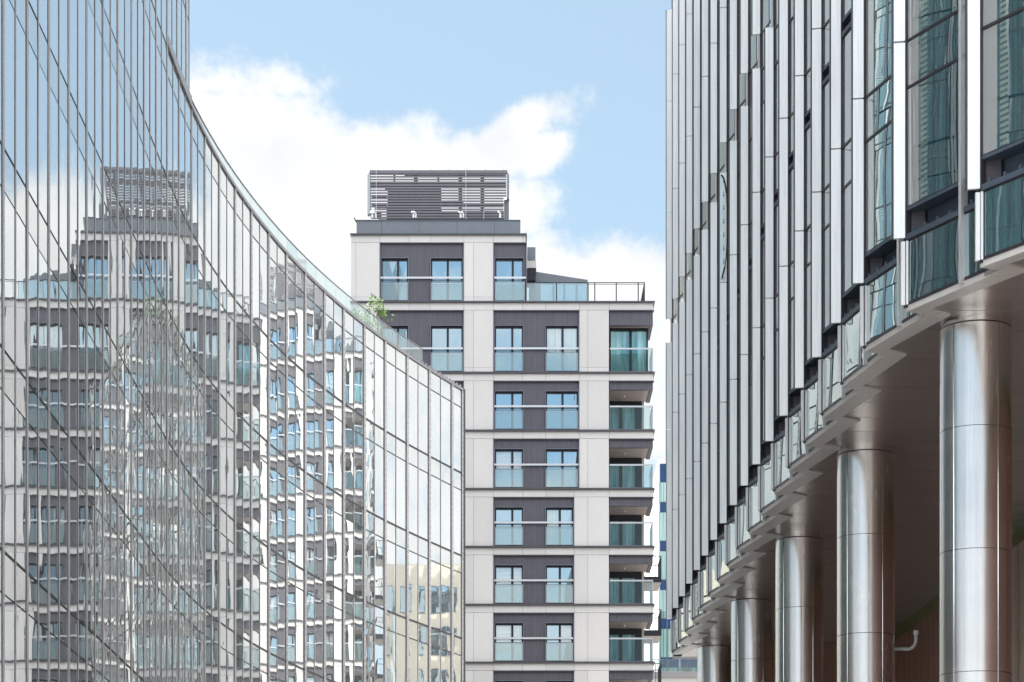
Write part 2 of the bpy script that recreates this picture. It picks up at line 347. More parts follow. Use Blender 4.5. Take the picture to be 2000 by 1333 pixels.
# ------------------------------------------------------------------ apartment building (local frame: front face y=0, x as in the world)
DR = 123.2
def rx(px): return (px - 1000) / F * DR
def rz(py): return EYE + (HOR - py) / F * DR
GP = .012
def make_apartment():
    root = empty('apartment_building', (0, DR, 0))
    J = []
    wall = MB()
    # rows: (top py, bottom py, kind)
    rows = [(458, 590, 'A'), (590, 728, 'B'), (728, 841, 'C'), (841, 955, 'C')]
    y = 955
    while rz(y) > 4.5: rows.append((y, y + 113, 'E')); y += 113
    base_py = y
    BD = .5
    body = MB()
    zt = rz(458) - .02; z590 = rz(590) - .02
    # the solid mass behind the cladding, notched at the corner loggias
    LX = rx(1190); RX = rx(1276); BX = rx(1259)
    body.box(rx(686), rx(1022), BD, 13, z590, zt)
    body.box(rx(686), LX, BD, 13.5, rz(728), z590 - .004)
    body.box(LX + .003, rx(1264), BD + .25, 13.4, rz(728), z590 - .008)
    body.box(rx(686), LX, BD, 13.6, 0, rz(728) - .004)
    body.box(LX + .003, BX, 2.75, 13.5, 0, rz(728) - .008)
    body.build('core_wall', 'body_dark', root)
    # right flank and left flank walls (pale), seen from the side
    side = MB()
    side.box(rx(685), rx(686) - .004, .35, 13.7, 0, zt)
    side.box(rx(1023), rx(1024.5), .9, 13, z590, zt)
    def panels(x0, x1, z0, z1, xs=(), zs=()):
        xs = [x0] + [q for q in xs if x0 < q < x1] + [x1]; zs = [z0] + [q for q in zs if z0 < q < z1] + [z1]
        for a, c in zip(xs, xs[1:]):
            for e, h in zip(zs, zs[1:]):
                wall.box(a + GP / 2, c - GP / 2, 0, .36, e + GP / 2, h - GP / 2, random.choice((0, 0, 2, 3)))
        wall.box(x0 + .004, x1 - .004, .03, .35, z0 + .004, z1 - .004, 1)
    bayL = (742.5, 905, [(744.5, 797), (841.5, 903.5)])
    n = 0
    for (pt, pb, kind) in rows:
        zT, zB = rz(pt), rz(pb); tall = kind in 'AB'
        zband = zT - 16 * .02738; zwin = zT - (46 if tall else 36) * .02738
        right = 1028 if kind == 'A' else 1277
        # slab flashing
        fl = MB(); fl.box(rx(684), rx(right + (1 if kind == 'A' else 2)), -.09, .37, zT - .055, zT + .03)
        if kind != 'A':
            fl.box(rx(right) - .05, rx(right + 2), .374, 3.2, zT - .055, zT + .03)
        else: fl.box(rx(right) - .05, rx(right + 1), .374, 13, zT - .055, zT + .03)
        fl.build('slab_flashing', 'flashing', root)
        mid2 = 1130.5 if kind in 'BC' else 1120.5
        bays = [bayL, (965, 1028, [(967, 1022.5)])] if kind == 'A' else [bayL, (964.5, mid2, [(966.5, 1021.5), (1066, mid2 - 1.5)])]
        # upper band
        jx = [rx(q) for q in (742, 799, 840, 906, 964, 1021, 1066, mid2 + 1, 1190)]
        panels(rx(685.5), rx(right - 1), zband, zT - .06, jx)
        under = MB(); under.box(rx(742), rx(905.5), -.03, .3, zband - .05, zband - .004); under.box(rx(964), rx(bays[1][1] + .6), -.03, .3, zband - .05, zband - .004)
        if kind != 'A': under.box(rx(1190), rx(1277.5), -.05, .3, zband - .05, zband - .004)
        under.build('drip_edge', 'flashing', root)
        # piers
        zl = zB + .035
        lowj = [zB + .26] if tall else []
        panels(rx(685.5), rx(741.5), zl, zband - .004, [rx(695)], lowj)
        panels(rx(906), rx(963.5), zl, zband - .004, [rx(925)], lowj)
        if kind != 'A': panels(rx(bays[1][1] + 1), rx(1189.5), zl, zband - .004, [rx(1148)], lowj)
        # bays
        for (b0, b1, wins) in bays:
            cl = MB(); x0, x1 = rx(b0), rx(b1); z0 = zB + .035; z1 = zband - .055
            cl.box(x0, x1, .07, .3, zwin, z1)
            xs = [x0] + [rx(q) for w in wins for q in w] + [x1]
            for a, c in zip(xs[0::2], xs[1::2]):
                if c - a > .03: cl.box(a, c, .07, .3, z0, zwin - .001)
            fr = MB()
            fr.box(x0 - .03, x0, -.02, .3, z0, z1); fr.box(x1, x1 + .03, -.02, .3, z0, z1)
            c_o = cl.build('cladding', 'dark_cladding', root); fr.build('bay_trim', 'frame_grey', c_o)
            # comb vents at the foot of the ribbed panel between windows
            if len(wins) == 2:
                cb = MB(); xa, xb = rx(wins[0][1]) + .1, rx(wins[1][0]) - .1; q = xa
                while q < xb: cb.box(q, q + .035, .045, .069, z0 + .02, z0 + random.uniform(.1, .2)); q += .13
                cb.build('vent_comb', 'frame_grey', c_o)
            for (w0, w1) in wins:
                n += 1
                a, c = rx(w0), rx(w1); zt_, zb_ = zwin, z0
                f_ = MB(); t = .07; split = a + (c - a) * (.62 if w0 < 1000 or w0 < 1040 else .5)
                if w0 > 1040: split = a + (c - a) * .52
                if abs(w0 - 841.5) < 1: split = a + (c - a) * .53
                f_.box(a, c, .16, .3, zt_ - .1, zt_ - .002); f_.box(a, c, .16, .3, zb_, zb_ + .11)
                f_.box(a, a + t, .16, .3, zb_ + .11, zt_ - .1); f_.box(c - t, c, .16, .3, zb_ + .11, zt_ - .1)
                f_.box(split - .06, split + .06, .17, .3, zb_ + .11, zt_ - .1)
                f_.box(a - .035, c + .035, .035, .069, zt_, zt_ + .03, 1); f_.box(a - .035, a, .035, .069, zb_, zt_, 1); f_.box(c, c + .035, .035, .069, zb_, zt_, 1)
                win = f_.build('window', ['charcoal_metal', 'frame_grey'], root)
                cur = random.random() < (.5 if kind == 'E' else .2)
                blind = random.random() < .22; drop = random.uniform(.2, .75)
                for (p0, p1) in ((a + t, split - .06), (split + .06, c - t)):
                    if blind and random.random() < .8:
                        bl = MB(); zb2 = zt_ - .1 - (zt_ - zb_) * drop; bl.box(p0 + .01, p1 - .01, .225, .234, zb2, zt_ - .11); bl.build('blind', 'window_blind', win)
                    pn = MB(); e = lambda: .24 + random.uniform(-.003, .003)
                    pn.face([(p0, e(), zb_ + .11), (p1, e(), zb_ + .11), (p1, e(), zt_ - .1), (p0, e(), zt_ - .1)])
                    pn.build('pane', 'window_curtained' if cur and random.random() < .7 else 'window_glass', win)
            # Juliet balustrade across the bay
            zr = zB + 47 * .02738
            br = MB(); br.box(x0 + .02, x1 - .02, -.03, .03, zr - .05, zr + .05)
            rail = br.build('juliet_rail', 'silver_rail', root)
            for (w0, w1) in wins:
                a, c = rx(w0) + .01, rx(w1) - .01
                gf = MB(); gf.box(a, c, .0, .02, zb_ + .05, zr - .26)
                gf.build('glass_panel', 'balustrade_glass', rail)
                gb = MB(); gb.box(a, c, -.012, .026, zr - .256, zr - .215); gb.box(a - .02, a, -.012, .026, zb_ + .02, zr - .215); gb.box(c, c + .02, -.012, .026, zb_ + .02, zr - .215)
                gb.build('glass_frame', 'frame_grey', rail)
        # right-hand corner
        if kind == 'B':
            a, c = rx(1191), rx(1276); cc = rx(1267)
            hd = MB(); hd.box(a, c - .02, .05, .3, zwin + .02, zband - .055); hd.box(c - .24, c - .02, .304, 3, zwin + .02, zband - .055)
            hd.build('loggia_beam', 'dark_cladding', root)
            f_ = MB(); yy = .62
            f_.box(a, cc, yy, yy + .12, zwin - .12, zwin + .02); f_.box(a, cc, yy, yy + .12, zB + .035, zB + .15)
            mid = (a + cc) / 2 + .1
            for q in (a, mid - .07, cc - .09): f_.box(q, q + (.14 if q == mid - .07 else .09), yy, yy + .12, zB + .15, zwin - .12)
            win = f_.build('window', 'charcoal_metal', root)
            for p0, p1 in ((a + .09, mid - .07), (mid + .07, cc - .09)):
                pn = MB(); pn.face([(p0, yy + .07, zB + .15), (p1, yy + .072, zB + .15), (p1, yy + .07, zwin - .12), (p0, yy + .069, zwin - .12)]); pn.build('pane', 'loggia_glass', win)
            sf = MB(); sf.box(a, c - .25, .31, yy - .005, zwin + .03, zwin + .08); sf.box(cc + .01, c - .25, yy, 2.9, zwin + .03, zwin + .08); sf.build('loggia_ceiling', 'loggia_soffit', root)
            fl2 = MB(); fl2.box(a, c + .02, .37, 2.9, zB - .3, zB - .06); fl2.build('balcony_floor', 'cream_panel', root)
        if kind in 'CE':
            a, c = rx(1191), rx(1276); bx = BX
            zbeam = zT - 33 * .02738
            hd = MB(); hd.box(a, c - .02, .05, .3, zbeam, zband - .055); hd.box(c - .24, c - .02, .304, 2.9, zbeam, zband - .055)
            hd.build('loggia_beam', 'dark_cladding', root)
            sf = MB(); sf.box(a, c - .03, .31, 2.74, zbeam + .02, zbeam + .08)
            so_ = sf.build('loggia_ceiling', 'loggia_soffit', root)
            lp = MB(); lp.tube((rx(1222), 1.4, zbeam + .02), (rx(1222), 1.4, zbeam - .07), .05, 10); lp.build('ceiling_light', 'steel_white', so_)
            fl2 = MB(); fl2.box(a, c + .02, .37, 2.74, zB - .32, zB - .06)
            fl2.box(c - .01, c + .02, .37, 2.9, zB - .4, zB - .33)
            fl2.build('balcony_floor', 'cream_panel', root)
            # back wall and glazed doors in the recess
            bw = MB(); bw.box(a - .02, a + .0, .37, 2.74, zB, zbeam)
            bw.build('loggia_side_wall', 'dark_cladding', root)
            f_ = MB(); yy = 2.6; zd = zbeam - .32
            f_.box(a, bx, yy, yy + .12, zd, zbeam + .02); f_.box(a, bx, yy, yy + .12, zB - .06, zB + .1)
            f_.box(bx - .38, bx, yy, yy + .12, zB + .1, zd)
            m1 = a + (bx - .38 - a) * .48
            f_.box(m1 - .09, m1 + .09, yy, yy + .1, zB + .1, zd); f_.box(a, a + .06, yy, yy + .1, zB + .1, zd)
            dr = f_.build('balcony_door', 'charcoal_metal', root)
            for p0, p1 in ((a + .06, m1 - .09), (m1 + .09, bx - .38)):
                pn = MB(); pn.face([(p0, yy + .06, zB + .1), (p1, yy + .063, zB + .1), (p1, yy + .06, zd), (p0, yy + .058, zd)]); pn.build('pane', 'loggia_glass', dr)
        if kind in 'BCE':
            a, c = rx(1191), rx(1275.5); zr = zB + 46.5 * .02738
            r_ = MB(); r_.box(a, c, -.03, .03, zr - .045, zr + .04)
            r_.box(c - .05, c, .034, 2.6, zr - .02, zr + .03)
            for q in range(9): r_.box(c - .04, c - .005, .25 + q * .28, .28 + q * .28, zB + .02, zr - .022)
            r_.box(c - .035, c, -.02, .02, zB + .02, zr - .05)
            bal = r_.build('balustrade', 'silver_rail', root)
            gm = MB()
            step = (c - a - .04) / 2
            for q in range(2): gm.box(a + q * step + .01, a + (q + 1) * step - .01, 0, .02, zB + .07, zr - .05)
            gm.build('glass_panel', 'loggia_balustrade', bal)
            bb = MB(); bb.box(a, c, -.02, .035, zB + .03, zB + .068); bb.build('glass_shoe', 'frame_grey', bal)
    wall.build('wall_panels', ['cream_panel', 'joint_dark', 'cream_panel_dull', 'cream_panel_pale'], root)
    # right flank: pale wall with windows and steel balconies further back
    fk = MB(); X1 = rx(1259) + .02
    fk.box(X1, X1 + .12, 2.95, 13.6, 0, z590 - .02)
    flank = fk.build('flank_wall', 'cream_panel', root)
    for k in range(9):
        zB = rz(841 + 113 * k)
        if zB < 1: break
        wv = MB()
        for yy in (4.2, 7.4, 10.6):
            wv.box(X1 + .122, X1 + .16, yy, yy + 1.4, zB + .1, zB + 2.2)
        wv.build('flank_window', 'window_glass', root)
    side.build('side_wall', 'cream_panel', root)
    # projecting steel balconies on the flank
    for py in (1149, 1252, 1355, 1458):
        D2 = 133.5; z = EYE + (HOR - py) / F * D2; xo = 287.5 / F * D2; y0 = 8.3; y1 = 11.3; xi = X1 + .125
        fl2 = MB(); fl2.box(xi, xo, y0, y1, z, z + .32); bal = fl2.build('steel_balcony', 'charcoal_metal', root)
        sf = MB(); sf.box(xi, xo - .02, y0 + .02, y1 - .02, z - .03, z - .003); sf.build('balcony_underside', 'loggia_soffit', bal)
        rl = MB(); zr = z + 1.5
        rl.box(xi, xo, y0, y0 + .04, zr - .04, zr); rl.box(xo - .04, xo, y0 + .045, y1, zr - .04, zr); rl.box(xi, xo, y1 - .04, y1 + .001, zr - .04, zr)
        for q in range(5): rl.box(xi + q * (xo - xi - .03) / 4, xi + q * (xo - xi - .03) / 4 + .03, y0 + .002, y0 + .032, z + .322, zr - .042)
        for q in range(9): rl.box(xo - .034, xo - .004, y0 + .3 + q * .3, y0 + .33 + q * .3, z + .322, zr - .042)
        rl.build('railing', 'charcoal_metal', bal)
    # corner window overhang of the top storey
    ov = MB(); zc = rz(504)
    ov.box(rx(1022.5), rx(1027.5), .08, 2.6, rz(504), rz(473)); ov.box(rx(1021), rx(1022.4), .33, 1.2, rz(588), rz(504) - .01)
    ov.build('corner_overhang', 'charcoal_metal', root)
    # attic upstand and plant screen
    at = MB(); q0, q1 = .9, 12
    s_ = (DR + q0) / DR
    X = lambda px, yy: (px - 1000) / F * (DR + yy)
    Z = lambda py, yy: EYE + (HOR - py) / F * (DR + yy)
    edges = [696, 745, 819, 893, 966, 1016]
    for e0, e1 in zip(edges, edges[1:]): at.box(X(e0, q0) + .008, X(e1, q0) - .008, q0, q1, zt + .03, Z(431.5, q0))
    at.box(X(696, q0) + .02, X(1016, q0) - .02, q0 + .03, q1 - .03, zt + .02, Z(432, q0), 1)
    at.box(X(695.5, q0), X(1016.5, q0), q0 - .04, q1 + .04, Z(431.3, q0), Z(430, q0))
    attic = at.build('attic_upstand', ['roof_metal', 'joint_dark'], root)
    hk = MB(); zz = Z(431, q0)
    hk.tube((X(696, q0), q0, zz - .1), (X(692, q0), q0 - .1, zz + .12), .03); hk.build('overflow_spout', 'charcoal_metal', attic)
    scr = empty('plant_screen', (0, 0, 0)); scr.parent = root
    ys = 2.2; yb = 9.5; zA = Z(430, ys) + .02; zTp = Z(335, ys)
    pst = MB()
    pst.hexa([(X(717, ys), ys + .25, zA + .35), (X(723, ys), ys, zA + .35), (X(723, ys), ys + .5, zA + .35), (X(717, ys), ys + .6, zA + .35),
              (X(717, ys), ys + .25, zTp - .12), (X(723, ys), ys, zTp), (X(723, ys), ys + .5, zTp), (X(717, ys), ys + .6, zTp - .12)])
    pst.build('corner_post', 'roof_metal', scr)
    pst = MB()
    pst.hexa([(X(990, ys), ys, zA + 1.18), (X(994.5, ys), ys + .25, zA + 1.18), (X(994.5, ys), ys + .7, zA + 1.18), (X(990, ys), ys + .5, zA + 1.18),
              (X(990, ys), ys, zTp), (X(994.5, ys), ys + .25, zTp - .12), (X(994.5, ys), ys + .7, zTp - .12), (X(990, ys), ys + .5, zTp)])
    pst.box(X(984.5, ys), X(994, ys), ys + .3, ys + .8, zA, zA + 1.17)
    pst.build('corner_post', 'roof_metal', scr)
    tp = MB(); tp.box(X(722, ys), X(991, ys), ys - .03, ys + .12, zTp - .13, zTp + .05); tp.build('top_rail', 'slat_metal', scr)
    sl_ = MB(); NS = 17; pit = (zTp - zA - .12) / NS
    for k in range(NS):
        z = zA + .06 + k * pit; xr = X(989 if k > NS * .44 else 983.5, ys)
        sl_.hexa([(X(723.5, ys), ys, z), (xr, ys, z), (xr, ys + .1, z + .035), (X(723.5, ys), ys + .1, z + .035),
                  (X(723.5, ys), ys, z + .104), (xr, ys, z + .104), (xr, ys + .1, z + .125), (X(723.5, ys), ys + .1, z + .125)])
    sl_.build('front_slats', 'slat_metal', scr)
    sl_ = MB()
    for k in range(NS):
        z = zA + .10 + k * pit * .985
        sl_.box(X(724, ys), X(988, ys), yb, yb + .08, z, z + .085)
    sl_.build('rear_slats', 'slat_metal', scr)
    for px in (770, 812, 856, 899, 942):
        ps = MB(); w_ = .05 if px in (770, 856) else .1
        ps.box(X(px, ys) - w_, X(px, ys) + w_, ys + .14, ys + .3, zA, zTp - .15); ps.build('screen_post', 'charcoal_metal', scr)
    bk = MB(); H_ = zTp - zA
    for i_, (a_, c_, e_, h_) in enumerate(((724, 988, 356, 367), (757, 862, 372, 431), (862.2, 905, 393, 404), (862.2, 898, 414, 431), (905.2, 984, 398, 402), (900, 984, 412, 431), (790, 988, 338, 345), (726, 756, 381, 388), (726, 756, 399, 407), (726, 745, 414, 428), (752, 862, 368, 372))):
        yk = 2.75 + .03 * i_; bk.box(X(a_, yk), X(c_, yk), yk, yk + .02, Z(h_, yk), Z(e_, yk))
    bk.build('blanking_panel', 'body_dark', scr)
    un = MB()
    un.box(X(757, 5), X(800, 5), 4, 6.5, zA, zA + 1.3); un.box(X(790, 5), X(862, 5), 4.3, 7, zA, zA + 1.6); un.box(X(860, 5), X(880, 5), 5, 7, zA, zA + .9); un.box(X(755, 5), X(850, 5), 6.8, 8.8, zA, zA + 1.32)
    un.tube((X(905, 5), 5, zA), (X(905, 5), 5, zA + 1.1), .35, 16); un.box(X(935, 5), X(975, 5), 4, 6, zA, zA + .55)
    un.build('plant_unit', 'body_dark', scr)
    rd = MB()
    for px in (728, 766, 805, 841, 877, 912, 948, 984): rd.tube((X(px, ys), ys + .05, zTp + .05), (X(px, ys), ys + .05, zTp + .13), .012, 6)
    rd.build('lightning_rod', 'charcoal_metal', scr)
    for px in (735, 910, 945):
        cb = MB(); cb.tube((X(px, ys), ys - .08, zA), (X(px, ys), ys - .08, zTp + (.1 if px < 940 else -2.1)), .012, 6); cb.build('down_cable', 'silver_rail', scr)
    for px in (728, 734, 808, 812, 900, 905, 977):
        cb = MB(); x = X(px, 1.6); cb.tube((x, 1.6, zA - .1), (x, 1.6, zA + .12), .05, 8); cb.tube((x, 1.6, zA + .12), (x - .1, 1.5, zA + .2), .045, 8)
        if px == 728: cb.box(x - .06, x + .1, 1.45, 1.6, zA + .1, zA + .4)
        cb.build('flue_pipe', 'steel_white', scr)
    # terrace on the lower wing
    zr = rz(549.5); zf = rz(590)
    tr = empty('terrace_railing', (0, 0, 0)); tr.parent = root
    r_ = MB(); xa, xb = rx(1026), rx(1260)
    r_.box(xa, xb, .2, .24, zr - .04, zr); r_.box(xa, xb, .2, .235, zf + .03, zf + .055); r_.box(xb - .04, xb, .245, 3.6, zr - .04, zr)
    for k in range(12): r_.box(xb - .035, xb - .01, .5 + k * .27, .52 + k * .27, zf + .03, zr - .042)
    r_.box(rx(1148), xb, .205, .23, zr - .12, zr - .10)
    r_.build('rail', 'charcoal_metal', tr)
    for px in (1026, 1087, 1149, 1162, 1204, 1247, 1259):
        q = MB(); q.box(rx(px) - .028, rx(px) + .028, .195, .245, zf + .03, zr - .041); q.build('post', 'charcoal_metal', tr)
    for p0, p1 in ((967, 1025), (1027, 1086), (1088, 1148)):
        q = MB(); q.box(rx(p0), rx(p1), .21 if p0 > 1000 else -.04, .225 if p0 > 1000 else -.02, zf + .06, zr - .05); q.build('glass_panel', 'balustrade_glass', tr)
    pt_ = MB(); y0 = 3.2
    Xs = lambda px: (px - 1000) / F * (DR + y0); Zs = lambda py: EYE + (HOR - py) / F * (DR + y0)
    pt_.hexa([(Xs(1034), y0, zf), (Xs(1148), y0, zf), (Xs(1148), 9, zf), (Xs(1034), 9, zf), (Xs(1034), y0, Zs(529)), (Xs(1148), y0, Zs(547)), (Xs(1148), 9, Zs(547)), (Xs(1034), 9, Zs(529))])
    pent = pt_.build('terrace_pavilion', 'roof_metal', root)
    for p0, p1 in ((1056, 1079), (1083, 1100), (1104, 1124), (1128, 1145)):
        q = MB(); q.box(Xs(p0), Xs(p1), y0 - .03, y0 - .003, zf + .1, Zs(556)); q.build('window', 'window_glass', pent)
    st_ = MB(); y0 = 1.6
    st_.box(Xs(1030), Xs(1046), 1.7, 3, Zs(508), Zs(482)); ch = st_.build('roof_stack', 'roof_metal', root)
    st_ = MB(); st_.box(Xs(1030), Xs(1047.5), 1.65, 3, Zs(523), Zs(509)); st_.build('stack_band', 'cream_panel', ch)
    st_ = MB(); st_.box(Xs(1027), Xs(1046), 1.68, 3, Zs(547), Zs(524)); st_.build('stack_base', 'charcoal_metal', ch)
    return root
apt = make_apartment()
tag(apt, 'pale grey apartment block with dark ribbed bays and louvred rooftop screen, centre of view', 'apartment block')
for o in bpy.data.objects:
    if o.parent: KIDS.setdefault(o.parent.name, []).append(o)
sis = copy_tree(apt); sis.location = (31, 158, 9.3); sis.rotation_euler = (0, 0, R_(-46))
sis['label'] = 'sunlit sister apartment block mirrored in the bend of the glass facade'
mb = MB(); mb.box(-9, 8, .2, 13, -9.3, 0); mb.build('podium', 'cream_panel', sis)
def retag(o):
    for c in [q for q in bpy.data.objects if q.parent == o]: retag(c)

# ------------------------------------------------------------------ curved glass office building (left)
NODES = [(-9.740, 44.08, -.018), (-9.783, 46.47, -.018), (-9.825, 48.85, -.018), (-9.868, 51.27, -.018), (-9.911, 53.66, -.018), (-9.955, 56.05, -.019),
 (-10.004, 58.43, -.021), (-10.059, 60.88, -.023), (-10.115, 63.31, -.022), (-10.162, 65.74, -.016), (-10.190, 68.05, -.007), (-10.190, 70.46, .007),
 (-10.148, 72.92, .027), (-10.053, 75.33, .052), (-9.890, 77.77, .081), (-9.656, 80.24, .109), (-9.362, 82.65, .135), (-8.997, 85.11, .161), (-8.578, 87.53, .187),
 (-8.089, 89.96, .215), (-7.534, 92.39, .243), (-6.933, 94.72, .272), (-6.235, 97.15, .302), (-5.489, 99.50, .333), (-4.646, 101.92, .363), (-3.747, 104.32, .385), (-2.786, 106.77, .398), (-2.326, 107.92, .401)]
NV = 4                       # visible from about here; unseen nearer bays cut short so sunlit ground brightens the soffit
pre = [(-9.740 + .018 * 2.4 * k, 44.08 - 2.4 * k, -.018) for k in range(10, 0, -1)]
KT = len(pre) + 10           # where the tower leaves the curve
nodes = pre + NODES
pts = []                     # half-bay points: (x, y, slope, is_full)
for i, (x, y, m) in enumerate(nodes):
    pts.append((x, y, m, True))
    if i + 1 < len(nodes) and i + 2 < len(nodes) + (0):
        x2, y2, m2 = nodes[i + 1]; dy = y2 - y
        pts.append(((x + x2) / 2 + (m - m2) * dy / 8, (y + y2) / 2, (m + m2) / 2, False))
ZL = [1.7 + 15.93 + 3.87 * k for k in range(-4, 12)]
ZROOF = ZL[7]                # lower roof line
office = empty('glass_office_building', (-14, 70, 0))
OFF = Matrix.Translation((14, -70, 0))
tag(office, 'curved mirror-glass office building filling the left side of the street', 'office building')
def shift(mb, d=(14, -70, 0)):
    mb.v = [(a + d[0], c + d[1], e + d[2]) for a, c, e in mb.v]; return mb
def tn(m):
    n = math.hypot(m, 1); return (m / n, 1 / n), (1 / n, -m / n)
# tower points: same as the facade up to KT, then straight on
ti = 2 * KT
tpts = [q for q in pts[:ti + 1]]
x, y, m, _ = tpts[-1]
for k in range(1, 6):
    y2 = y + 1.2 * k if k < 5 else y + 5.6
    tpts.append((x - .024 * (y2 - y), y2, -.024, k % 2 == 0))
def pane(a, c, z0, z1, j=.0022):
    mb = MB(); ta, na = tn((c[0] - a[0]) / (c[1] - a[1]) if abs(c[1] - a[1]) > 1e-6 else 0)
    r = lambda: random.uniform(-j, j)
    o = [r(), r(), r()]; o.append(o[0] + o[2] - o[1])       # keeps the pane flat
    mb.face([(a[0] + na[0] * o[0], a[1] + na[1] * o[0], z0), (c[0] + na[0] * o[1], c[1] + na[1] * o[1], z0), (c[0] + na[0] * o[2], c[1] + na[1] * o[2], z1), (a[0] + na[0] * o[3], a[1] + na[1] * o[3], z1)])
    return shift(mb)
def psize(a, c, z0, z1):
    cx, cyy, cz = (a[0] + c[0]) / 2, (a[1] + c[1]) / 2, (z0 + z1) / 2
    if cyy < 8 or not inview(cx, cyy, min(max(cz, 0), 1.7 + 1900 / F * cyy)): return 0
    pa, pb = proj(a[0], a[1], z0), proj(c[0], c[1], z1)
    ylo, yhi = max(0, min(pa[1], pb[1])), min(1333, max(pa[1], pb[1]))
    return max(0, min(pb[0], 2000) - max(pa[0], 0)) * max(0, yhi - ylo)
items = []
def skin(P, z_lo, z_hi, levels):
    for a, c in zip(P, P[1:]):
        for k in range(len(levels) - 1):
            z0, z1 = levels[k], levels[k + 1]
            if z1 > z_hi + .01 or z0 < z_lo - .01: continue
            zt_ = z1 - .82
            items.append((psize(a, c, z0, zt_), pane(a, c, z0 + .03, zt_ - .02), 'curtain_wall_glass'))
            items.append((psize(a, c, zt_, z1), pane(a, c, zt_ + .02, z1 - .04), 'curtain_wall_spandrel'))
lv = [0.0] + ZL[1:] if ZL[0] < 2.6 else [0.0] + ZL
skin(pts, 0, ZROOF, lv[:])
skin(tpts, ZROOF, ZL[-1], ZL)
emit_many('glass_pane', items, office, 100)
# transoms and floor lines
def strip(P, z0, z1, proud, depth, mat, name, inset=0):
    mb = MB(); zc, zh, pr0 = (z0 + z1) / 2, (z1 - z0) / 2, proud
    for a, c in zip(P, P[1:]):
        if 'transom' in name:                                   # sections are slimmer on the near straight stretch
            w = .3 + .7 * min(1, max(0, (a[1] - 55) / 35)); z0, z1, proud = zc - zh * w, zc + zh * w, pr0 * w
        _, na = tn(a[2]); _, nc = tn(c[2])
        A0 = (a[0] + na[0] * proud, a[1] + na[1] * proud); C0 = (c[0] + nc[0] * proud, c[1] + nc[1] * proud)
        A1 = (a[0] - na[0] * depth, a[1] - na[1] * depth); C1 = (c[0] - nc[0] * depth, c[1] - nc[1] * depth)
        mb.hexa([(*A0, z0), (*C0, z0), (*C1, z0), (*A1, z0), (*A0, z1), (*C0, z1), (*C1, z1), (*A1, z1)])
    return shift(mb).build(name, mat, office)
for k, z in enumerate(lv[1:]):
    P = pts if z <= ZROOF + .01 else tpts
    if z < ZROOF - .01 or z > ZROOF + .01: strip(P, z - .045, z + .035, .022, .05, 'mullion_dark', 'floor_transom')
    strip(P, z - .82 - .022, z - .82 + .022, .014, .05, 'mullion_dark', 'spandrel_transom')
strip(tpts[:ti + 1], ZROOF - .045, ZROOF + .035, .022, .05, 'mullion_dark', 'floor_transom')
# mullions, one per line of the facade
def mull(q, z0, z1):
    x, y, m, full = q; t, n = tn(m); mb = MB()
    if full:
        pr = .022 + .028 * min(1, max(0, (y - 66) / 26)); hw = .065 + .035 * min(1, max(0, (y - 66) / 26))
        mb.obox((x, y), t, n, -hw, -.03, -.04, pr, z0, z1, 0); mb.obox((x, y), t, n, .03, hw, -.04, pr, z0, z1, 0)
        mb.obox((x, y), t, n, -.029, .029, -.04, pr - .025, z0, z1, 1)
        mb.obox((x, y), t, n, -hw - .04, -hw - .001, -.04, .008, z0, z1, 1); mb.obox((x, y), t, n, hw + .001, hw + .04, -.04, .008, z0, z1, 1)
        if y > 74:
            zz = z0 + .1                                        # perforated cover strip between the two fins
            while zz < z1:
                mb.obox((x, y), t, n, -.026, .026, pr - .024, pr - .004, zz, zz + .13, 0); zz += .26
    else:
        mb.obox((x, y), t, n, -.025, .025, -.04, .018, z0, z1, 0); mb.obox((x, y), t, n, -.055, -.0255, -.04, .008, z0, z1, 1); mb.obox((x, y), t, n, .0255, .055, -.04, .008, z0, z1, 1)
    shift(mb).build('mullion', ['mullion_grey', 'mullion_dark'], office)
for i, q in enumerate(pts):
    if q[1] < 30 and not q[3]: continue
    mull(q, 0, (ZL[-1] if i <= ti else ZROOF - .02))
for q in tpts[ti + 1:]: mull(q, ZROOF + .3, ZL[-1])
# glazing bead dots where floor lines cross the mullions are left to the transoms; copings
low = pts[ti:]
strip(low, ZROOF - .01, ZROOF + .10, .06, .5, 'coping_grey', 'roof_coping')
strip(pts[ti:ti + 5], ZROOF + .104, ZROOF + .36, .03, .3, 'coping_grey', 'tower_foot_band')
# serrated edge flashing on the last stretch of roof
mb = MB()
a, c = pts[-6], pts[-1]
for k in range(16):
    s_ = k / 16; x = a[0] + (c[0] - a[0]) * s_; y = a[1] + (c[1] - a[1]) * s_; t, n = tn(a[2])
    mb.obox((x, y), t, n, 0, .14, .0, .05, ZROOF + .104, ZROOF + .19)
shift(mb).build('edge_cleats', 'coping_grey', office)
# body behind the skin, roofs
back = [(-30, 116), (-30, 20)]
front = [(q[0] - .12, q[1]) for q in pts]
mb = MB(); mb.prism(front[:-1] + [(pts[-1][0] - .2, pts[-1][1] - .02)] + [(-13, 113.5)] + back, 0, ZROOF - .1)
shift(mb).build('lower_block', 'body_dark', office)
tf = [(q[0] - .12, q[1]) for q in tpts]
mb = MB(); mb.prism(tf + [(tpts[-1][0] - 1, tpts[-1][1] + .3), (-30, tpts[-1][1] + .3), (-30, 20)], ZROOF - .05, ZL[-1] + .5)
shift(mb).build('tower_block', 'mullion_dark', office)
mb = MB(); q = pts[-1]; mb.obox((q[0], q[1]), tn(q[2])[0], tn(q[2])[1], .05, .2, -4, .07, 0, ZROOF + .1); shift(mb).build('end_fin', 'mullion_dark', office)
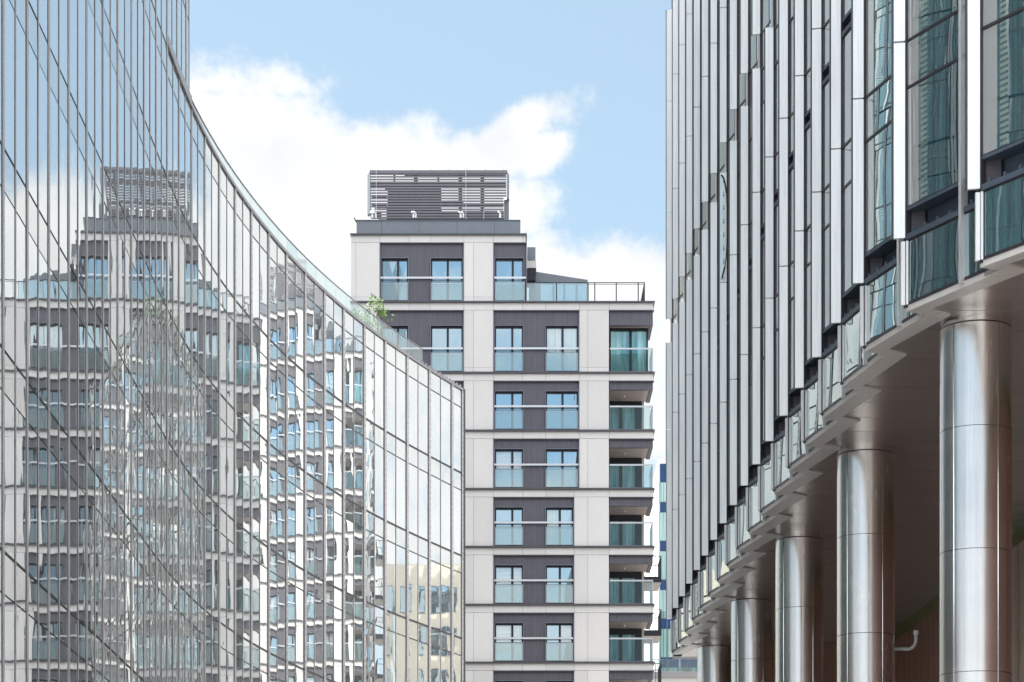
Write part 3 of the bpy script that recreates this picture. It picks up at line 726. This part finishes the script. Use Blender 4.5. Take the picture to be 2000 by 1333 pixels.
# roof balustrade
bi = [q for q in low[5:] if q[0] / q[1] * F + 1000 < 852]
bal = empty('roof_balustrade', (0, 0, 0)); bal.parent = office
for a, c in zip(bi, bi[1:]):
    _, na = tn(a[2]); _, nc = tn(c[2]); s_ = -.32
    A = (a[0] + na[0] * s_, a[1] + na[1] * s_); C = (c[0] + nc[0] * s_, c[1] + nc[1] * s_)
    mb = MB(); d = (na[0] * .015, na[1] * .015); u = ((C[0] - A[0]) * .008, (C[1] - A[1]) * .008)
    A2 = (A[0] + u[0], A[1] + u[1]); C2 = (C[0] - u[0], C[1] - u[1])
    mb.hexa([(A2[0], A2[1], ZROOF + .1), (C2[0], C2[1], ZROOF + .1), (C2[0] - d[0], C2[1] - d[1], ZROOF + .1), (A2[0] - d[0], A2[1] - d[1], ZROOF + .1),
             (A2[0], A2[1], ZROOF + .98), (C2[0], C2[1], ZROOF + .98), (C2[0] - d[0], C2[1] - d[1], ZROOF + .98), (A2[0] - d[0], A2[1] - d[1], ZROOF + .98)])
    shift(mb).build('glass_panel', 'roof_glass', bal)
mb = MB()
for a, c in zip(bi, bi[1:]):
    _, na = tn(a[2]); _, nc = tn(c[2]); s_ = -.3
    A = (a[0] + na[0] * s_, a[1] + na[1] * s_); C = (c[0] + nc[0] * s_, c[1] + nc[1] * s_)
    mb.hexa([(A[0], A[1], ZROOF + .982), (C[0], C[1], ZROOF + .982), (C[0] - .05, C[1], ZROOF + .982), (A[0] - .05, A[1], ZROOF + .982),
             (A[0], A[1], ZROOF + 1.01), (C[0], C[1], ZROOF + 1.01), (C[0] - .05, C[1], ZROOF + 1.01), (A[0] - .05, A[1], ZROOF + 1.01)])
shift(mb).build('top_rail', 'coping_grey', bal)
mb = MB(); q = bi[-1]; _, n = tn(q[2]); A = (q[0] - n[0] * .32, q[1] - n[1] * .32)
mb.hexa([(A[0], A[1], ZROOF), (A[0] - 5, A[1] + 1.2, ZROOF), (A[0] - 5, A[1] + 1.22, ZROOF), (A[0], A[1] + .02, ZROOF), (A[0], A[1], ZROOF + .98), (A[0] - 5, A[1] + 1.2, ZROOF + .98), (A[0] - 5, A[1] + 1.22, ZROOF + .98), (A[0], A[1] + .02, ZROOF + .98)])
shift(mb).build('glass_panel', 'roof_glass', bal)

# ------------------------------------------------------------------ finned office building on steel columns (right)
HS = 10.8 + EYE              # soffit height
def hz_(v): return v + EYE
T = [(11.2, 28.4), (9.4, 30.5), (8.1, 32.7), (7.11, 35.0), (6.376, 37.33), (6.078, 39.73), (6.033, 42.13), (5.985, 44.44)]
while T[-1][1] < 76.5: T.append((5.985 - .0196 * (T[-1][1] + 2.312 - 44.44), T[-1][1] + 2.312))
fo = empty('finned_office_building', (14, 52, 0))
tag(fo, 'office block with staggered white metal fins raised on steel columns, right side of street', 'office building')
SH = (-14, -52, 0)
INN = []
for k in range(len(T)):
    if k == 0: INN.append((T[0][0] + 1.8, T[0][1] - 1.2)); continue
    INN.append((T[k - 1][0] + .36, T[k - 1][1] + .16))
def seg_frame(k):
    a, c = T[k], INN[k]; d = (c[0] - a[0], c[1] - a[1]); n = math.hypot(*d); t = (d[0] / n, d[1] / n)
    return a, c, t, (t[1], -t[0]) if t[1] < 0 else (-t[1], t[0]), n
LV = [10.92, 11.95, 12.47, 14.41, 15.17, 17.18, 17.5, 18.32, 20.35, 21.15, 22.0, 24.3, 25.55, 28.0, 29.25, 31.7, 32.9, 35.4, 36.6, 39.1, 40.3, 43, 44]
VENT = {11.95, 17.18, 24.3 + 99}
panes = []; trims = []; mulls = []; vents = []
for k in range(len(T)):
    a, c, t, n, ln = seg_frame(k)
    # street side normal must point to -x
    if n[0] > 0: n = (-n[0], -n[1])
    cut = [0, ln * .62, ln] if ln > 1.2 else [0, ln]
    for z0, z1 in zip(LV, LV[1:]):
        zz0, zz1 = hz_(z0), hz_(z1)
        for s0, s1 in zip(cut, cut[1:]):
            p0 = (a[0] + t[0] * s0, a[1] + t[1] * s0); p1 = (a[0] + t[0] * s1, a[1] + t[1] * s1)
            pa, pb = proj(p0[0], p0[1], zz0), proj(p1[0], p1[1], zz1)
            sz = abs(pb[0] - pa[0]) * abs(pa[1] - pb[1]) if inview(p0[0], p0[1], min(zz0, EYE + 1900 / F * p0[1])) and pb[0] > pa[0] and proj(p0[0], p0[1], zz0)[1] > 0 else 0
            if z0 in VENT:
                mb = MB()
                mb.obox(p0, t, n, .02, s1 - s0 - .02, -.3, -.29, zz0, zz1)             # back of the recess
                mb.obox(p0, t, n, .02, s1 - s0 - .02, -.29, .03, zz0, zz0 + .09)
                mb.obox(p0, t, n, .02, s1 - s0 - .02, -.29, .02, zz1 - .05, zz1)
                mb.obox(p0, t, n, .0, .02, -.29, .01, zz0 + .09, zz1 - .05)
                if z0 < 12:
                    q = .2
                    while q < s1 - s0 - .1: mb.obox(p0, t, n, q, q + .04, -.02, .025, zz0 + .091, zz0 + .15); q += .32
                shift(mb, SH); vents.append((sz, mb, 'vent_blue')); continue
            j = lambda: random.uniform(-.0025, .0025)
            o = [j(), j(), j()]; o.append(o[0] + o[2] - o[1]); mb = MB()
            g_ = .03
            Q = lambda s, e, z: (a[0] + t[0] * s + n[0] * e, a[1] + t[1] * s + n[1] * e, z)
            mb.face([Q(s0 + g_, o[0], zz0 + .03), Q(s1 - g_, o[1], zz0 + .03), Q(s1 - g_, o[2], zz1 - .03), Q(s0 + g_, o[3], zz1 - .03)])
            panes.append((sz, shift(mb, SH), 'office_glass_reveal' if s0 == 0 and z0 > 12 else 'office_glass'))
        mb = MB(); mb.obox(a, t, n, 0, ln, -.06, .014, zz0 - .024, zz0 + .024, 0)
        trims.append((abs(proj(a[0], a[1], zz0)[0] - proj(c[0], c[1], zz0)[0]) * 4 if inview(a[0], a[1], zz0) else 0, shift(mb, SH), 'mullion_dark'))
    # verticals: white mullion between the two panes, dark jambs
    mb = MB()
    if len(cut) == 3: mb.obox(a, t, n, cut[1] - .035, cut[1] + .035, -.05, .075, hz_(10.86), hz_(44))
    else: mb.obox(a, t, n, ln - .04, ln, -.05, .05, hz_(10.86), hz_(44))
    shift(mb, SH).build('mullion', 'fin_aluminium', fo)
    mb = MB(); mb.obox(a, t, n, 0, .065, -.05, .035, hz_(10.86), hz_(44)); shift(mb, SH).build('jamb', 'mullion_dark', fo)
emit_many('glass_pane', panes, fo, 100)
emit_many('transom', trims, fo, 100)
emit_many('vent_recess', vents, fo, 100)
# returns behind each tip, body, end wall
mb = MB()
for k in range(1, len(T)):
    p0, p1 = INN[k], T[k - 1]
    mb.prism([(p0[0], p0[1]), (p1[0] + .02, p1[1] + .03), (p1[0] + .3, p1[1] - .1), (p0[0] + .15, p0[1] - .05)], hz_(10.86), hz_(44))
shift(mb, SH).build('return_wall', 'mullion_dark', fo)
poly = []
for k in range(len(T) - 1, -1, -1): poly += [(T[k][0] + .62, T[k][1] - .02), (INN[k][0] + .34, INN[k][1] + .12)]
poly = [(T[-1][0] + .62, 78.0)] + poly + [(30, 24), (30, 78)]
mb = MB(); mb.prism(poly, hz_(10.95), hz_(46)); shift(mb, SH).build('upper_block', 'body_dark', fo)
mb = MB(); mb.box(T[-1][0] + .1, 14, 77.6, 78.2, hz_(10.86), hz_(44)); shift(mb, SH).build('end_wall', 'roof_metal', fo)
# fins
FS = [(11.99, 15.15), (15.18, 18.30), (18.33, 21.2), (22.0, 25.53), (25.56, 29.23), (29.26, 32.88), (32.91, 36.58), (36.61, 40.28), (40.31, 44)]
fins = []
for k, (x, y) in enumerate(T):
    last = k == len(T) - 1
    for (z0, z1) in FS:
        if last and z0 > 32.5: continue
        z1_ = 32.3 if last and z0 > 29 and z0 < 32 else z1
        mb = MB(); up = z0 > 21.5
        w = .2 if k > 4 else .19
        xo = x - w; yy = y - .03
        # a shallow folded tray: front face leans a little to the street, thin bright edge
        mb.hexa([(xo, yy + .02, hz_(z0)), (x, yy - .02, hz_(z0)), (x + .01, yy + .05, hz_(z0)), (xo, yy + .08, hz_(z0)),
                 (xo, yy + .02, hz_(z1_)), (x, yy - .02, hz_(z1_)), (x + .01, yy + .05, hz_(z1_)), (xo, yy + .08, hz_(z1_))])
        a_, b_ = proj(xo, yy, hz_(z0)), proj(x, yy, hz_(z1_))
        sz = (b_[0] - a_[0]) * max(0, min(1333, a_[1]) - max(0, b_[1])) if a_[0] < 2000 and a_[1] > 0 else 0
        fins.append((sz, shift(mb, SH), 'fin_aluminium'))
    mb = MB(); mb.box(x - .222, x - .201, y - .01, y + .06, hz_(11.99), hz_(21.2)); mb.box(x - .222, x - .201, y - .01, y + .06, hz_(22.0), hz_(32.3 if last else 44)); mb.box(x + .012, x + .03, y - .04, y + .02, hz_(11.99), hz_(44)); shift(mb, SH).build('fin_gasket', 'mullion_dark', fo)
    mb = MB(); mb.box(x - .075, x, y - .05, y + .02, hz_(10.9), hz_(11.93))
    mb.box(x - .004, x + .03, y - .09, y - .052, hz_(10.9), hz_(11.93))
    shift(mb, SH).build('edge_post', 'fin_aluminium', fo)
    mb = MB(); mb.box(x - .07, x, y - .02, y + .03, hz_(21.16), hz_(22.0)); shift(mb, SH).build('edge_post', 'trim_grey', fo)
emit_many('fin', fins, fo, 100)
# soffit trim, soffit, inner walls
for k in range(len(T)):
    a, c = T[k], INN[k]
    mb = MB(); i0 = (a[0] + .36, a[1] - .13); i1 = (c[0] + .40, c[1] + .02)
    mb.hexa([(*a, HS), (*c, HS), (*i1, HS), (*i0, HS), (*a, HS + .1), (*c, HS + .1), (*i1, HS + .1), (*i0, HS + .1)])
    if k: mb.hexa([(T[k-1][0] + .01, T[k-1][1] - .002, HS + .002), (T[k-1][0] + .36, T[k-1][1] - .13, HS + .002), (c[0] + .40, c[1] + .02, HS + .002), (c[0], c[1], HS + .002),
                 (T[k-1][0] + .01, T[k-1][1], HS + .098), (T[k-1][0] + .36, T[k-1][1] - .13, HS + .098), (c[0] + .40, c[1] + .02, HS + .098), (c[0], c[1], HS + .098)])
    shift(mb, SH).build('soffit_trim', 'trim_grey', fo)
XW = lambda y: 12.55 - .0196 * (y - 36)
soff = []
yy = 20.0
def tipx(y):
    for (x0, y0), (x1, y1) in zip(T, T[1:]):
        if y0 <= y <= y1: return x0 + (x1 - x0) * (y - y0) / (y1 - y0)
    return T[0][0] + 1.2 if y < T[0][1] else T[-1][0]
ys_ = [20, 22, 24, 26, 28.4]
for k in range(len(T) - 1): ys_ += [(T[k][1] + T[k + 1][1]) / 2, T[k + 1][1]]
ys_.append(77.5)
for y0, y1 in zip(ys_, ys_[1:]):
    mb = MB(); g_ = .012
    xa, xb = tipx(y0) + .34, tipx(y1) + .34
    if y0 < 28.4: xa = xb = 12
    mb.hexa([(xa, y0 + g_, HS + .03), (30, y0 + g_, HS + .03), (30, y1 - g_, HS + .03), (xb, y1 - g_, HS + .03), (xa, y0 + g_, HS + .1), (30, y0 + g_, HS + .1), (30, y1 - g_, HS + .1), (xb, y1 - g_, HS + .1)])
    shift(mb, SH).build('soffit_panel', 'soffit_panel', fo)
mb = MB(); mb.prism([(tipx(40) + .9, 40), (tipx(76) + .9, 77.4), (29, 77.4), (29, 40)], HS + .104, HS + .14); shift(mb, SH).build('soffit_joint_backing', 'body_dark', fo)
mb = MB()
y = 20.0
while y < 77:
    mb.hexa([(XW(y), y + .01, .12), (XW(y) + .3, y + .01, .12), (XW(y) + .3, y + 1.17, .12), (XW(y + 1.18), y + 1.17, .12),
             (XW(y), y + .01, HS - .35), (XW(y) + .3, y + .01, HS - .35), (XW(y) + .3, y + 1.17, HS - .35), (XW(y + 1.18), y + 1.17, HS - .35)]); y += 1.18
shift(mb, SH).build('lobby_wall', 'brown_wall', fo)
mb = MB(); mb.hexa([(XW(20) + .05, 20, HS - .34), (XW(20) + .3, 20, HS - .34), (XW(77) + .3, 77, HS - .34), (XW(77) + .05, 77, HS - .34),
                   (XW(20) + .05, 20, HS + .02), (XW(20) + .3, 20, HS + .02), (XW(77) + .3, 77, HS + .02), (XW(77) + .05, 77, HS + .02)]); shift(mb, SH).build('wall_head_strip', 'olive_strip', fo)
mb = MB(); mb.box(7.45, XW(77) + .3, 74.2, 74.6, .12, HS + .02); shift(mb, SH).build('core_wall', 'brown_wall', fo)
# steel columns
CR = .585
for i, (px, D) in enumerate(((1905.5, 38.0), (1691, 47.15), (1561.5, 56.3), (1468.5, 65.4), (1397.5, 74.5))):
    cx = (px - 1000) / F * D
    mb = MB(); SEG = 96
    bands = [.12, 1.0, 3.0 + EYE, 5.0 + EYE, 7.0 + EYE, 9.0 + EYE, HS - .11]
    def ring(r, z0, z1, a0=0, a1=2 * math.pi, mi=0, seg=SEG):
        for q in range(seg):
            t0 = a0 + (a1 - a0) * q / seg; t1 = a0 + (a1 - a0) * (q + 1) / seg
            mb.face([(cx + r * math.cos(t0), D + r * math.sin(t0), z0), (cx + r * math.cos(t1), D + r * math.sin(t1), z0), (cx + r * math.cos(t1), D + r * math.sin(t1), z1), (cx + r * math.cos(t0), D + r * math.sin(t0), z1)], mi)
    for z0, z1 in zip(bands, bands[1:]):
        for (a0, a1) in ((R_(-63), R_(57)), (R_(57), R_(177)), (R_(177), R_(222)), (R_(222), R_(297))):
            g_ = .009
            ring(CR, z0 + .005, z1 - .005, a0 + g_, a1 - g_, 0, 28)
    ring(CR - .006, .12, HS - .1, mi=1)
    for a0 in (222, 297, 57):
        t0 = R_(a0); o = (cx + CR * math.cos(t0), D + CR * math.sin(t0)); mb.obox(o, (-math.sin(t0), math.cos(t0)), (math.cos(t0), math.sin(t0)), -.009, .009, -.02, .006, .12, HS - .11)
    col = shift(mb, SH).build('column', ['stainless', 'joint_dark'], fo, weld=True, smooth=True)
    mb = MB(); ring(CR - .02, HS - .085, HS + .03, mi=0)
    shift(mb, SH).build('column_collar', 'stainless', col, weld=True, smooth=True)
# bent pipe bracket behind the second column
mb = MB(); D = 47.6; P = [PX(1740, 1268, D), PX(1778, 1268, D), PX(1786, 1262, D), PX(1789, 1252, D), PX(1789, 1240, D)]
for a, c in zip(P, P[1:]): mb.tube(a, c, .035, 10)
mb.tube(PX(1789, 1240, D), PX(1789, 1232, D), .06, 10)
shift(mb, SH).build('bent_pipe_arm', 'steel_white', fo)

# torn protective film with arrows wrapped on one fin
kf = min(range(len(T)), key=lambda i: abs(proj(T[i][0], T[i][1], 20)[0] - 1421))
x, y = T[kf]; D = y - .06
film = empty('protective_film', (x - .1, D, hz_(18.4)))
tag(film, 'torn pale blue protective film printed with small arrows, stuck on one facade fin', 'film')
ox, oy, oz = x - .1, D, hz_(18.4)
mb = MB(); nseg = 14
zf = lambda i: .02 + 2.7 * i / nseg
for i in range(nseg):
    w0 = .09 * (1 - .45 * (1 - abs(zf(i) / 2.74 * 2 - 1)) ** .0) ; 
    e = lambda j: .03 + .025 * math.sin(math.pi * j / nseg)
    mb.hexa([(-.095, -.002, zf(i)), (e(i), -.012, zf(i)), (e(i), .0, zf(i)), (-.095, .008, zf(i)), (-.095, -.002, zf(i + 1)), (e(i + 1), -.012, zf(i + 1)), (e(i + 1), .0, zf(i + 1)), (-.095, .008, zf(i + 1))])
mb.build('film_sheet', 'blue_film', film)
for i in range(7):
    zc = .42 + i * .355; mb = MB()
    mb.box(-.012, .004, -.022, -.016, zc, zc + .09); mb.face([(-.028, -.022, zc), (-.004, -.022, zc - .05), (.02, -.022, zc)], 0, [(0, 0), (1, 0), (1, 1)])
    mb.build('printed_arrow', 'cyan_ink', film)
mb = MB(); pp = [(-.07, 2.72), (-.02, 2.66), (.03, 2.5), (.065, 2.25), (.085, 1.6), (.085, 1.1), (.06, .6), (.02, .3), (-.03, .1), (-.05, .02)]
for (a, za), (c, zc) in zip(pp, pp[1:]): mb.tube((a, -.03, za), (c, -.03, zc), .009 if .4 < za < 2.4 else .02, 6)
mb.build('torn_edge', 'black_tape', film)

# ------------------------------------------------------------------ buildings behind
def block(name, label, x0, x1, y0, y1, h, rot, loc, mats, cols, fl=3.1, frame='frame_grey', top=0.0, cat='building', band=None):
    r = empty(name, loc, rot); tag(r, label, cat)
    mb = MB(); mb.box(x0, x1, y0, y1, 0, h); mb.build('wall', mats[0], r)
    rows = int((h - .8) / fl)
    for j in range(rows):
        z = h - .9 - (j + 1) * fl + .4
        for (a, c) in cols:
            w = MB(); w.box(a - .06, c + .06, y0 - .05, y0 - .003, z - .06, z + fl * .62 + .06); wi = w.build('window', frame, r)
            w = MB(); w.box(a, c, y0 - .09, y0 - .053, z, z + fl * .62); w.build('pane', mats[1], wi)
    return r
D = 184.0; xb = 286 / F * D
r = empty('blue_panel_building', (xb, D, 0)); tag(r, 'distant block with blue spandrels and teal curtained windows behind the apartment block', 'building')
zt = EYE + (HOR - 898) / F * D
mb = MB(); mb.box(0, 24, 0, 20, 0, zt); mb.build('wall', 'white_render', r)
for j in range(13):
    z1 = zt - .35 - j * 3.1
    if z1 < 3.5: break
    for q in range(8):
        x0 = .12 + q * 1.65
        s_ = MB(); h_ = 1.45 if j == 0 else .75; s_.box(x0, x0 + .55, -.08, -.003, z1 - h_ + (.75 if j == 0 else 0) * 0, z1); s_.box(x0 + .6, x0 + 1.5, -.08, -.003, z1 - h_, z1)
        s_.build('spandrel_panel', 'blue_spandrel', r)
        w = MB(); w.box(x0 - .04, x0 + 1.54, -.05, -.002, z1 - 3.08, z1 - h_ - .004); wi = w.build('window', 'frame_grey', r)
        w = MB(); w.box(x0, x0 + .56, -.08, -.053, z1 - 3.04, z1 - h_ - .05); w.box(x0 + .62, x0 + 1.5, -.08, -.053, z1 - 3.04, z1 - h_ - .05); w.build('pane', 'curtain_teal', wi)
D = 150.0; zt = EYE + (HOR - 1312) / F * D
r = empty('terrace_block', (270 / F * D, D, 0)); tag(r, 'low pale block with a glass-railed roof terrace below the blue-panelled building', 'building')
mb = MB(); mb.box(0, 14, 0, 25, 0, zt - .4); mb.build('wall', 'stone_pale', r)
mb = MB(); mb.box(-.05, 14.05, -.06, 25, zt - .396, zt); mb.build('roof_fascia', 'coping_grey', r)
for q in range(7):
    mb = MB(); mb.box(.1 + q * 1.2, 1.26 + q * 1.2, .1, .12, zt + .05, zt + .78); mb.build('glass_panel', 'balustrade_glass', r)
mb = MB(); mb.box(0, 9, .08, .14, zt + .79, zt + .83)
for q in range(8): mb.box(.05 + q * 1.2, .09 + q * 1.2, .09, .13, zt, zt + .79)
mb.build('railing', 'frame_grey', r)
pl = PX(1342, 1311, D + 1.2)
r = empty('roof_planter', (pl.x, pl.y, zt)); tag(r, 'grey planter with a small grassy plant on the low roof terrace', 'planter')
mb = MB(); mb.hexa([(-.25, 0, 0), (.3, 0, 0), (.3, .4, 0), (-.25, .4, 0), (-.32, 0, .28), (.36, 0, .28), (.36, .4, .28), (-.32, .4, .28)]); mb.build('pot', 'planter_grey', r)
mb = MB()
for k in range(40):
    a = random.uniform(0, 6.28); s_ = random.uniform(.1, .3); x, y = random.uniform(-.3, .1), random.uniform(.05, .35)
    mb.face([(x, y, .27), (x + .03, y, .27), (x + .4 * s_ * math.cos(a), y + .4 * s_ * math.sin(a), .3 + s_)], 0, [(0, 0), (1, 0), (1, 1)])
mb.build('foliage', 'leaf', r)
# sunlit block mirrored in the far end of the glass facade
cols = [(-10.6 + 2.2 * k, -9.7 + 2.2 * k + (.5 if k % 3 == 1 else 0)) for k in range(12)]
r = block('sunlit_block', 'sunlit cream block mirrored low in the far end of the glass facade', -11, 16, 0, 14, 32.5, R_(-49), (48, 146, 0), ('sunny_panel', 'window_glass'), cols)
for j in range(9):
    for q in (1, 4, 7):
        mb = MB(); z = 32.5 - .9 - (j + 1) * 3.1 + .2; x = -9 + 2.3 * q
        mb.box(x - .4, x + 2.1, -1.3, -.1, z, z + .16); mb.box(x - .4, x + 2.1, -1.3, -1.26, z + .16, z + 1.1); mb.build('balcony', 'sunny_panel', r)

# ------------------------------------------------------------------ saplings on the curved roof
def sapling(px, py_top, D, label, seed, spread=.55):
    rnd = random.Random(seed); P = PX(px, py_top, D); h = P.z - (ZROOF - .1)
    r = empty('sapling', (P.x, D, ZROOF - .1)); tag(r, label, 'shrub', 'saplings on the curved roof')
    st = MB(); tips = []
    for k in range(7):
        a = rnd.uniform(0, 6.28); rr = spread * rnd.uniform(.3, 1); top = Vector((rr * math.cos(a) * 1.1, rr * math.sin(a), h * rnd.uniform(.72, .98)))
        mid = Vector((top.x * .35, top.y * .35, top.z * .5)); st.tube((0, 0, 0), mid, .018, 6); st.tube(mid, top, .011, 5); tips.append(top)
        if rnd.random() < .7: t2 = mid.lerp(top, .6) + Vector((rnd.uniform(-.3, .3), rnd.uniform(-.2, .2), .2)); st.tube(mid.lerp(top, .3), t2, .008, 5); tips.append(t2)
    st.build('stem', 'bark', r)
    lf = MB()
    for t in tips:
        for k in range(13):
            d = Vector((rnd.gauss(0, 1), rnd.gauss(0, 1), rnd.gauss(0, .8))).normalized(); c = t + d * rnd.uniform(.02, .19)
            d = (d + Vector((0, 0, rnd.uniform(-.6, .4)))).normalized(); u = d.orthogonal().normalized() * .04; e = c + d * rnd.uniform(.12, .2)
            mdl = (c + e) / 2; lf.face([c, mdl + u, e, mdl - u])
    lf.build('leaves', 'leaf', r)
sapling(738, 579, 102.5, 'sapling rising highest above the roof glass, bright green leaves', 3, .24)
sapling(712, 612, 102, 'lower sapling behind the roof glass, middle one of the three', 5, .4)
sapling(690, 606, 101.5, 'thin sapling behind the roof glass nearest the white sky', 8, .3)
